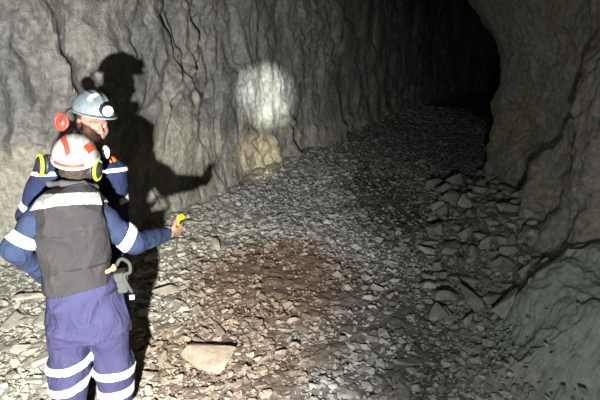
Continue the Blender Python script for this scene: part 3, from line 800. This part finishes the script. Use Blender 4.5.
def build_worker(W):
    """common parts: root, body, legs, boots"""
    fr = W['frame']; root = empty('person', fr.O, AZ, W['label'], 'person')
    hd, B = W['head'], W['head_basis']
    neck = W['neck']
    fs = [loft(W['core']), gated(head_sdf(hd, B), hd, 0.2)]
    limbs = [cap(neck, hd - B[:, 2] * 0.03, 0.062, 0.055)]
    for sh, el, wr in W['arms']: limbs += [cap(sh, el, 0.052, 0.042), cap(el, wr, 0.042, 0.028)]
    for hp, kn, an in W['legs']: limbs += [cap(hp, kn, 0.078, 0.055), cap(kn, an, 0.055, 0.04)]
    for (hp, kn, an), toe in zip(W['legs'], W['toes']): limbs += [cap(an + np.array([0, 0, -0.02]), an + toe + np.array([0, 0, -0.045]), 0.038, 0.03)]
    hands = [gated(hand_sdf(*h), h[0] + h[1] * 0.06, 0.16) for h in W['hands']]
    f = smin([smin([fs[0]] + limbs, 0.03), fs[1]], 0.012)
    def body(P):
        d = f(P)
        for g in hands: d = smin([lambda P, d=d: d, g], 0.008)(P)
        return d
    me = mesh_from('body', *sdf_mesh(body, W['lo'], W['hi'], 0.004)); o = link('body', me, [M_SKIN, M_LIP, M_EYE, M_IRIS, M_BROW, M_STUBBLE], root)
    paint_face(me, hd, B)
    for (hp, kn, an), toe in zip(W['legs'], W['toes']):
        gz = float(ground(*(fr.O + RT * an[0] + FW * an[1])[:2])) - fr.O[2]
        a = np.array([an[0], an[1], gz + 0.075])
        bt = smin([cap(a + np.array([0, 0, 0.16]), a, 0.062, 0.056), cap(a - toe * 0.25 + np.array([0, 0, -0.025]), a + toe * 1.0 + np.array([0, 0, -0.03]), 0.05, 0.047)], 0.03)
        boot = lambda P, bt=bt, gz=gz: np.maximum(bt(P), gz + 0.004 - P[:, 2])
        b = solid('boot', boot, a - 0.26, a + 0.26, 0.006, M_BOOT, root)
        sole = lambda P, bt=bt, gz=gz: np.maximum.reduce([bt(P) - 0.006, gz + 0.001 - P[:, 2], P[:, 2] - gz - 0.024])
        solid('sole', sole, a - 0.26, a + 0.26, 0.005, M_BLACK, b)
    return root, body
def trousers(root, W, sections, mat, r=(0.110, 0.094, 0.083), amp=0.013, tapes=True):
    legs = []
    for hp, kn, an in W['legs']:
        lo = an + np.array([0, 0, 0.06])
        legs.append(smin([cap(hp, kn, r[0], r[1]), cap(kn, lo, r[1], r[2])], 0.04))
    pel = loft(sections, 2.4)
    f = wrinkled(smin([pel] + legs, 0.02), amp, 21, (10, 10, 7))
    zt = max(s[0] for s in sections)
    zl = max(W['legs'][0][2][2], W['legs'][1][2][2]) + 0.05
    g = lambda P: np.maximum.reduce([f(P), P[:, 2] - zt, (zl - 0.02) - P[:, 2]])
    o = solid('trousers', g, W['lo'], (W['hi'][0], W['hi'][1], zt + 0.05), 0.0065, mat, root)
    return o, f

# ---- worker seen from the back: white helmet, charcoal vest
F1 = Frame((-1.25, 2.3, 0.0)); F1.O[2] = float(ground(-1.25, 2.3)); J = F1.J
hd1 = J(76, 163, 0.07); B1 = basis((0.08, 1, 0.34), roll=-0.05)
a_el = J(16, 248, -0.02); a_wr = J(46, 276, 0.20)
b_sh, b_el, b_wr = J(97, 213, 0.0), J(133, 242, 0.05), J(166, 235, 0.24)
e1 = (b_wr - b_el) / np.linalg.norm(b_wr - b_el); e1 = e1 + np.array([0.05, -0.1, 0.12]); e1 /= np.linalg.norm(e1)
e2 = np.array([0.62, -0.12, 0.78]); e2 -= e1 * (e1 @ e2); e2 /= np.linalg.norm(e2); e3 = np.cross(e1, e2) * 1.0
if e3[0] > 0: e3 = -e3
wr1 = b_wr + e1 * 0.03
l1 = (a_wr - a_el) / np.linalg.norm(a_wr - a_el); l2 = np.array([0.2, 0.3, 0.9]); l2 -= l1 * (l1 @ l2); l2 /= np.linalg.norm(l2); l3 = np.cross(l2, l1)
W1 = dict(frame=F1, label='person in white helmet and charcoal vest, back turned, right arm held out', head=hd1, head_basis=B1, neck=J(74, 196, 0.02),
          core=[F1.sec(60, 90, 190, 0.02, 0.06), F1.sec(46, 96, 203, 0.0, 0.085), F1.sec(46, 98, 225, 0.0, 0.10), F1.sec(52, 100, 260, 0.0, 0.095), F1.sec(54, 112, 298, 0.0, 0.10), F1.sec(60, 116, 318, 0.0, 0.085)],
          arms=[(J(48, 212, 0.0), a_el, a_wr), (b_sh, b_el, b_wr)],
          legs=[(J(70, 312, 0.0), J(69, 366, 0.03), J(70, 423, -0.03)), (J(107, 312, 0.0), J(115, 367, 0.03), J(117, 424, -0.02))],
          toes=[np.array([-0.03, 0.17, 0]), np.array([0.05, 0.165, 0])],
          hands=[(wr1, e1, e2, e3, (0.75, 1.05, 0.7), 0.25), (a_wr + l1 * 0.02, l1, l2, l3, (0.5, 0.6, 0.4), 0.4)], lo=(-0.62, -0.35, -0.05), hi=(0.72, 0.55, 1.95))
root1, body1 = build_worker(W1)
tr1, trf1 = trousers(root1, W1, [F1.sec(53, 112, 275, 0.0, 0.135), F1.sec(46, 122, 298, 0.0, 0.155), F1.sec(46, 128, 318, 0.0, 0.16), F1.sec(52, 129, 332, 0.0, 0.14)], M_TROUSER)
for (hp, kn, an), ys_ in zip(W1['legs'], ((364, 384), (370, 388))):
    for py in ys_:
        c = J(69 if hp[0] < W1['legs'][1][0][0] else 115, py, 0.0)
        solid('reflective_band', band(trf1, c, (0.03 if hp[0] > 0 else -0.16, 0.0, 1), 0.025, 0.128), c - 0.2, c + 0.2, 0.006, M_TAPE, tr1)
# jacket: sleeves, shoulders, collar
slL = smin([cap(J(46, 210, 0.0), J(36, 224, 0.0), 0.068, 0.07), cap(J(36, 224, 0.0), a_el, 0.07, 0.062), cap(a_el, a_wr, 0.064, 0.046)], 0.03)
slR = smin([cap(J(92, 212, 0.0), J(104, 220, 0.0), 0.068, 0.072), cap(J(104, 220, 0.0), b_el, 0.072, 0.066), cap(b_el, b_wr, 0.064, 0.044)], 0.03)
jk_core = loft([F1.sec(62, 88, 189, 0.02, 0.075), F1.sec(44, 97, 203, 0.0, 0.10), F1.sec(42, 100, 225, 0.0, 0.115), F1.sec(50, 106, 262, 0.0, 0.11), F1.sec(52, 112, 284, 0.0, 0.125)])
jk = wrinkled(smin([jk_core, slL, slR], 0.03), 0.007, 40, (11, 11, 11))
cutR = lambda P: (P - b_wr) @ ((b_wr - b_el) / np.linalg.norm(b_wr - b_el))
cutL = lambda P: (P - a_wr) @ l1
near_ = lambda P, c, r: np.linalg.norm(P - c, axis=1) < r
def jacket1(P):
    d = jk(P)
    d = np.where(near_(P, b_wr, 0.12), np.maximum(d, cutR(P)), d); return np.where(near_(P, a_wr, 0.12), np.maximum(d, cutL(P)), d)
jac1 = solid('jacket', jacket1, (-0.62, -0.3, 0.85), (0.72, 0.45, 1.75), 0.006, M_BLUE, root1)
c = J(22, 238, -0.01); solid('reflective_band', band(jk, c, a_el - J(42, 210, 0), 0.028, 0.13), c - 0.16, c + 0.16, 0.005, M_TAPE, jac1)
c = J(127, 236, 0.035); solid('reflective_band', band(jk, c, np.array([1.0, 0.15, -0.62]), 0.028, 0.125), c - 0.16, c + 0.16, 0.005, M_TAPE, jac1)
colr = smin([cap(J(50, 184, 0.0), J(62, 183, -0.05), 0.014), cap(J(62, 183, -0.05), J(84, 184, -0.05), 0.014), cap(J(84, 184, -0.05), J(95, 187, -0.0), 0.015),
             cap(J(50, 184, 0.0), J(56, 184, 0.11), 0.016), cap(J(95, 187, -0.0), J(90, 184, 0.11), 0.016)], 0.012)
solid('collar', wrinkled(colr, 0.004, 9), J(72, 190, 0) - 0.25, J(72, 190, 0) + 0.25, 0.005, M_COLLAR, jac1, label='pale grey jacket collar')
# vest
vz = lambda py, c=-0.1: J(74, py, c)[2]
vloft = loft([F1.sec(64, 88, 183, 0.0, 0.07), F1.sec(50, 95, 189, -0.005, 0.105), F1.sec(40, 99, 196, -0.01, 0.135), F1.sec(33, 106, 206, -0.01, 0.145), F1.sec(33, 109, 222, -0.01, 0.152), F1.sec(37, 110, 245, -0.005, 0.15),
              F1.sec(43, 110, 268, 0.0, 0.152), F1.sec(43, 116, 299, 0.0, 0.18)], 2.5)
seams = [J(74, 234, -0.15)[2], J(74, 271, -0.15)[2]]
vf0 = wrinkled(vloft, 0.010, 60, (9, 9, 9))
def vf(P):
    d = vf0(P)
    for sz in seams: d = d + 0.006 * np.exp(-((P[:, 2] - sz - 0.03 * P[:, 0]) / 0.007) ** 2)
    return d
arm_hole = smin([ell(J(30, 226, 0.02), (0.05, 0.10, 0.085)), ell(J(112, 232, 0.02), (0.05, 0.10, 0.10))], 0.005)
neck_hole = ell(J(75, 180, 0.03), (0.09, 0.09, 0.045))
hem = lambda P: (J(74, 295, -0.16)[2] + 0.02 * np.sin(P[:, 0] * 9) - 0.02 * P[:, 0]) - P[:, 2]
vest_f = lambda P: np.maximum.reduce([vf(P), -arm_hole(P), -neck_hole(P), hem(P)])
vest = solid('vest', vest_f, (-0.45, -0.32, 0.75), (0.45, 0.3, 1.75), 0.006, M_VEST, root1, label='charcoal work vest')
tb = lambda P: np.maximum.reduce([vest_f(P) - 0.005, -(vest_f(P) + 0.005), np.abs(P[:, 2] - J(69, 199, -0.14)[2] + 1.0 * (P[:, 0] - J(69, 199, -0.14)[0]) ** 2) - 0.029])
solid('reflective_band', tb, (-0.45, -0.32, 1.2), (0.45, 0.3, 1.7), 0.005, M_TAPE_DULL, vest, label='broad silver band across the back')
solid('hem_cord', lambda P: np.maximum.reduce([vf(P) - 0.006, -(vf(P) + 0.004), np.abs(P[:, 2] - seams[1] - 0.03 * P[:, 0] - 0.004) - 0.005, 0.02 - P[:, 0], P[:, 1]]), (-0.45, -0.32, 0.75), (0.45, 0.3, 1.4), 0.004, M_BLACK, vest)
# belt and the things worn on it
bl = loft([F1.sec(50, 117, 282, 0.0, 0.138), F1.sec(50, 121, 290, 0.0, 0.15)])
belt = solid('belt', bl, (-0.45, -0.3, 0.75), (0.45, 0.3, 1.25), 0.005, M_BLACK, root1)
pc = J(121, 281, -0.02)
solid('pouch', smin([box(pc, (0.034, 0.045, 0.062), 0.015), box(pc + np.array([0.0, 0, 0.035]), (0.038, 0.049, 0.028), 0.012)], 0.005), pc - 0.13, pc + 0.13, 0.004, M_GREY, belt, label='grey belt pouch')
V, Q = tube(smooth_path([J(116, 266, -0.08), J(121, 259, -0.08), J(129, 263, -0.07), J(130, 272, -0.07), J(124, 275, -0.08), J(127, 284, -0.08), J(132, 292, -0.07)], 40), 0.010)
link('strap', mesh_from('strap', V, Q), M_GREY, belt)
tg = J(132, 297, -0.07); solid('buckle', box(tg, (0.014, 0.010, 0.013), 0.004), tg - 0.03, tg + 0.03, 0.003, M_TAPE, belt, label='white end fitting')
tp = J(112, 270, -0.11); solid('handle_grip', smin([cap(tp - np.array([0.025, 0, 0.005]), tp + np.array([0.012, 0.01, 0.006]), 0.012, 0.011), ell(tp + np.array([0.01, 0.005, 0.012]), (0.012, 0.014, 0.02))], 0.01), tp - 0.08, tp + 0.08, 0.004, M_TAN, belt, label='tan grip tucked under the vest hem')
# hair, helmet, earmuffs
hair_f = lambda P: np.maximum.reduce([ell(hd1 + np.array([0, 0.0, -0.03]), (0.084, 0.10, 0.115), B1)(P) - 0.006 * vnoise(P * 60, 4), ((P - hd1) @ B1.astype(np.float32))[:, 1] - 0.02])
solid('hair', hair_f, hd1 - 0.18, hd1 + 0.18, 0.005, M_HAIR, root1)
HM1 = (B1, hd1 + B1 @ np.array([0, -0.004, 0.036]))
hel1 = solid('helmet', shell_f, *HB, 0.0035, M_HELM_W, root1, HM1, label='scuffed white helmet with red tape')
for pt in (patch(-0.034, -0.060, 1.85, 0.060, 0.0125), patch(0.074, -0.050, 1.15, 0.034, 0.0135), rear_strip(0.0045, 0.022, 0.62)):
    solid('red_tape', pt, *HB, 0.003, M_RED, hel1, HM1)
solid('lamp_bracket', smin([box((0, 0.115, 0.085), (0.024, 0.022, 0.02), 0.006), cap((0, 0.06, 0.118), (0, 0.11, 0.095), 0.008)], 0.006), (-0.05, 0.02, 0.03), (0.05, 0.17, 0.15), 0.0035, M_BLACK, hel1, HM1)
solid('cap_lamp', disc((0, 0.125, 0.075), (0, 0.165, 0.07), 0.027), (-0.05, 0.1, 0.02), (0.05, 0.19, 0.12), 0.0035, M_BLACK, hel1, HM1)
solid('lamp_lens', disc((0, 0.163, 0.0705), (0, 0.1685, 0.0695), 0.023), (-0.05, 0.14, 0.02), (0.05, 0.19, 0.12), 0.003, M_LENS, hel1, HM1)
def lamp_glow(root, loc, aim, watts, deg):
    ld = bpy.data.lights.new('cap_lamp_glow', 'SPOT'); ld.energy = watts; ld.spot_size = math.radians(deg); ld.spot_blend = 1.0; ld.color = (1, 0.9, 0.78); ld.shadow_soft_size = 0.02
    lo_ = bpy.data.objects.new('cap_lamp_glow', ld); COL.objects.link(lo_); lo_.parent = root; lo_.location = loc; lo_.rotation_euler = Vector(aim).to_track_quat('-Z', 'Y').to_euler()
lamp_glow(root1, HM1[1] + B1 @ np.array([0, 0.178, 0.069]), B1[:, 1] + np.array([0.2, 0, 0.35]), 0.35, 150)
earmuff(root1, 'earmuff', J(41, 165, 0.02), (-0.93, -0.36, 0.1), M_BLACK, M_NEON, HM1[1] + B1 @ np.array([-0.115, -0.01, 0.01]), 'yellow-green ringed cup swung away from the helmet')
earmuff(root1, 'earmuff', J(97, 170, 0.03), (0.88, -0.42, -0.1), M_BLACK, M_NEON, HM1[1] + B1 @ np.array([0.115, -0.01, 0.01]), 'yellow-green ringed cup over the ear')

# ---- the yellow instrument in the right hand
O1 = np.array([RT, FW, [0, 0, 1]]).T
dc = wr1 + e1 * 0.085 + e3 * 0.030 + e2 * 0.045
Bd = np.stack([e1, e3, e2], 1)
yl = bpy.data.objects.new('handheld_meter', None); COL.objects.link(yl)
yl.location = O1 @ dc + F1.O; yl.rotation_euler = Matrix((O1 @ Bd).tolist()).to_euler()
yl['label'] = 'small yellow handheld meter gripped in the outstretched hand'; yl['category'] = 'meter'
solid('casing', smin([box((0, 0, 0), (0.021, 0.014, 0.060), 0.009), box((0, 0, 0.048), (0.023, 0.016, 0.014), 0.006)], 0.005), (-0.05, -0.04, -0.08), (0.05, 0.04, 0.08), 0.003, M_YELLOW, yl)
solid('screen', box((0, -0.0135, 0.018), (0.014, 0.0035, 0.020), 0.002), (-0.03, -0.03, -0.02), (0.03, 0.01, 0.05), 0.002, M_SCREEN, yl)
solid('button', smin([ell((sx * 0.008, -0.014, -0.018 - 0.013 * r_), (0.005, 0.003, 0.004)) for sx in (-1, 1) for r_ in (0, 1)], 0.001), (-0.03, -0.03, -0.05), (0.03, 0.0, 0.0), 0.0018, M_BLACK, yl)
inv = lambda w: Bd.T @ (np.asarray(w) - dc)
c0 = dc - e2 * 0.062
V, Q = tube(smooth_path([inv(c0), inv(c0 + np.array([0.004, 0, -0.05])), inv(c0 + np.array([0.002, 0.004, -0.11])), inv(c0 + np.array([0.006, 0, -0.16]))], 20), 0.0035); link('wrist_cord', mesh_from('wrist_cord', V, Q), M_BLACK, yl)

# ---- worker facing the camera: blue-grey helmet, lit cap lamp
gz2 = float(ground(-1.34, 2.72)); F2 = Frame((-1.34, 2.72, gz2)); J = F2.J
hd2 = J(93, 123, -0.05); B2 = basis((0.40, -0.90, -0.20), roll=0.05)
p_sh, p_el, p_wr = J(48, 172, 0.0), J(31, 214, 0.05), J(60, 268, -0.06)
q_sh, q_el, q_wr = J(113, 172, 0.0), J(117, 222, 0.06), J(97, 268, -0.06)
def hand_axes(el, wr, up, sgn):
    a = (wr - el) / np.linalg.norm(wr - el); b = np.array(up, float); b -= a * (a @ b); b /= np.linalg.norm(b); return a, b, np.cross(a, b) * sgn
h1 = hand_axes(p_el, p_wr, (0, -0.8, 0.6), 1); h2 = hand_axes(q_el, q_wr, (0, -0.8, 0.6), -1)
kx = 0.105
W2 = dict(frame=F2, label='person in blue-grey helmet with lit lamp, facing the camera behind the vest wearer', head=hd2, head_basis=B2, neck=J(86, 158, 0.0),
          core=[F2.sec(70, 102, 154, 0.0, 0.06), F2.sec(52, 112, 166, 0.0, 0.085), F2.sec(50, 116, 190, 0.0, 0.1), F2.sec(56, 110, 235, 0.0, 0.095), F2.sec(54, 112, 270, 0.0, 0.10), F2.sec(58, 108, 292, 0.0, 0.085)],
          arms=[(p_sh, p_el, p_wr), (q_sh, q_el, q_wr)],
          legs=[(np.array([-kx, 0.0, 0.86]), np.array([-kx - 0.01, -0.02, 0.48]), np.array([-kx - 0.01, 0.03, 0.09])), (np.array([kx, 0.0, 0.86]), np.array([kx + 0.01, -0.02, 0.48]), np.array([kx + 0.01, 0.03, 0.09]))],
          toes=[np.array([-0.05, -0.15, 0]), np.array([0.05, -0.15, 0])],
          hands=[(p_wr + h1[0] * 0.02, h1[0], h1[1], h1[2], (0.4, 0.5, 0.3), 0.3), (q_wr + h2[0] * 0.02, h2[0], h2[1], h2[2], (0.4, 0.5, 0.3), 0.3)], lo=(-0.5, -0.3, -0.12), hi=(0.55, 0.35, 2.05))
root2, body2 = build_worker(W2)
tr2, trf2 = trousers(root2, W2, [F2.sec(54, 108, 250, 0.0, 0.13), F2.sec(52, 110, 272, 0.0, 0.145), F2.sec(50, 112, 292, 0.0, 0.145), F2.sec(54, 110, 304, 0.0, 0.12)], M_NAVY, (0.105, 0.095, 0.085), 0.007)
for hp, kn, an in W2['legs']:
    c = np.array([kn[0], 0.0, 0.36]); solid('reflective_band', band(trf2, c, (0, 0, 1), 0.026, 0.13), c - 0.18, c + 0.18, 0.006, M_TAPE, tr2)
jk2c = loft([F2.sec(72, 102, 152, 0.0, 0.075), F2.sec(56, 112, 160, 0.0, 0.105), F2.sec(46, 119, 172, 0.0, 0.125), F2.sec(46, 121, 195, -0.005, 0.14), F2.sec(50, 116, 235, 0.0, 0.135), F2.sec(52, 114, 268, 0.0, 0.145), F2.sec(52, 112, 278, 0.0, 0.15)], 2.4)
s2L = smin([cap(p_sh, p_el, 0.080, 0.072), cap(p_el, p_wr, 0.072, 0.05)], 0.03); s2R = smin([cap(q_sh, q_el, 0.080, 0.070), cap(q_el, q_wr, 0.070, 0.05)], 0.03)
j2 = wrinkled(smin([jk2c, s2L, s2R], 0.035), 0.007, 80, (10, 10, 9))
def jacket2(P):
    d = j2(P)
    for el_, wr_ in ((p_el, p_wr), (q_el, q_wr)):
        a = (wr_ - el_) / np.linalg.norm(wr_ - el_); d = np.where(near_(P, wr_, 0.12), np.maximum(d, (P - wr_) @ a), d)
    return d
jac2 = solid('jacket', jacket2, (-0.5, -0.3, 0.85), (0.55, 0.35, 1.85), 0.006, M_NAVY, root2)
bz = J(115, 171, -0.12)[2]
cb = lambda P: np.maximum.reduce([j2(P) - 0.005, -(j2(P) + 0.006), np.abs(P[:, 2] - bz) - 0.013, P[:, 1] - 0.02])
solid('reflective_band', cb, (-0.5, -0.3, 1.3), (0.55, 0.3, 1.8), 0.005, M_TAPE, jac2)
for el_, sh_, pp in ((p_el, p_sh, (27, 208, 0.0)), (q_el, q_sh, (126, 196, 0.03))):
    c = J(*pp); solid('reflective_band', band(j2, c, el_ - sh_, 0.02, 0.11), c - 0.15, c + 0.15, 0.005, M_TAPE, jac2)
col2 = smin([cap(J(68, 152, -0.02), J(78, 156, -0.09), 0.022), cap(J(102, 152, -0.02), J(94, 156, -0.09), 0.022), cap(J(68, 152, -0.02), J(84, 148, 0.08), 0.022), cap(J(84, 148, 0.08), J(102, 152, -0.02), 0.022)], 0.02)
solid('collar', col2, J(86, 155, 0) - 0.25, J(86, 155, 0) + 0.25, 0.005, M_NAVY, jac2)
bc = J(113, 157, -0.145)
badge = lambda P: np.maximum.reduce([j2(P) - 0.006, -(j2(P) + 0.006), np.hypot((P[:, 0] - bc[0]) / 1.0, (P[:, 2] - bc[2]) / 1.25) - 0.034, P[:, 1] - 0.0, 0.004 - np.abs(np.abs(P[:, 0] - bc[0] + 0.3 * (P[:, 2] - bc[2])) - 0.015)])
solid('badge', badge, bc - 0.16, bc + 0.16, 0.003, M_ORANGE, jac2, label='orange embroidered badge')
HM2 = (B2, hd2 + B2 @ np.array([0, -0.002, 0.066]))
hel2 = solid('helmet', shell_f, *HB, 0.0035, M_HELM_B, root2, HM2, label='blue-grey helmet')
solid('reflective_sticker', patch(0.035, 0.062, 0.35, 0.030, 0.014), *HB, 0.003, M_TAPE, hel2, HM2)
hair2 = lambda P: np.maximum.reduce([ell(hd2 + B2 @ np.array([0, -0.012, 0.02]), (0.083, 0.104, 0.105), B2)(P) - 0.004 * vnoise(P * 60, 4), ((P - hd2) @ B2.astype(np.float32))[:, 1] - 0.012, -0.06 - ((P - hd2) @ B2.astype(np.float32))[:, 2]])
solid('hair', hair2, hd2 - 0.18, hd2 + 0.18, 0.005, M_HAIR, root2)
lamp = solid('cap_lamp', smin([disc((0, 0.142, 0.045), (0, 0.178, 0.042), 0.035), box((0, 0.132, 0.045), (0.018, 0.014, 0.024), 0.004)], 0.004), (-0.06, 0.1, -0.01), (0.06, 0.21, 0.1), 0.0035, M_BLACK, hel2, HM2)
solid('lamp_lens', smin([disc((0, 0.174, 0.0425), (0, 0.1815, 0.0415), 0.028)], 0.001), (-0.05, 0.15, -0.01), (0.05, 0.2, 0.09), 0.003, M_LENS, hel2, HM2)
lamp_glow(root2, HM2[1] + B2 @ np.array([0, 0.20, 0.04]), B2[:, 1] + np.array([0, 0, -0.25]), 14, 110)
V, Q = tube(smooth_path([HM2[1] + B2 @ np.array(v) for v in ((-0.02, 0.140, 0.05), (-0.09, 0.085, 0.045), (-0.117, 0.0, 0.04), (-0.09, -0.095, 0.03), (-0.03, -0.155, 0.0), (-0.02, -0.15, -0.1))], 40), 0.004); link('lamp_cable', mesh_from('lamp_cable', V, Q), M_BLACK, hel2)
earmuff(root2, 'earmuff', J(62, 122, -0.02), (-0.35, -0.93, 0.1), M_REDCUP, M_REDCUP, HM2[1] + B2 @ np.array([0.112, -0.02, 0.012]), 'red cup swung away from the helmet', 0.84)
rc = J(106, 152, -0.19)
rs = solid('respirator', smin([ell(rc, (0.021, 0.024, 0.039)), ell(rc + np.array([0.004, -0.012, 0.004]), (0.016, 0.016, 0.028))], 0.006), rc - 0.07, rc + 0.07, 0.0035, M_CREAM, root2, label='cream oval cup hanging at the collar')
V, Q = tube(smooth_path([rc + np.array([-0.012, 0.01, 0.02]), rc + np.array([-0.04, 0.03, 0.01]), rc + np.array([-0.05, 0.06, 0.05]), J(98, 150, 0.0)], 20), 0.010); link('strap', mesh_from('strap', V, Q), M_BLACK, rs)
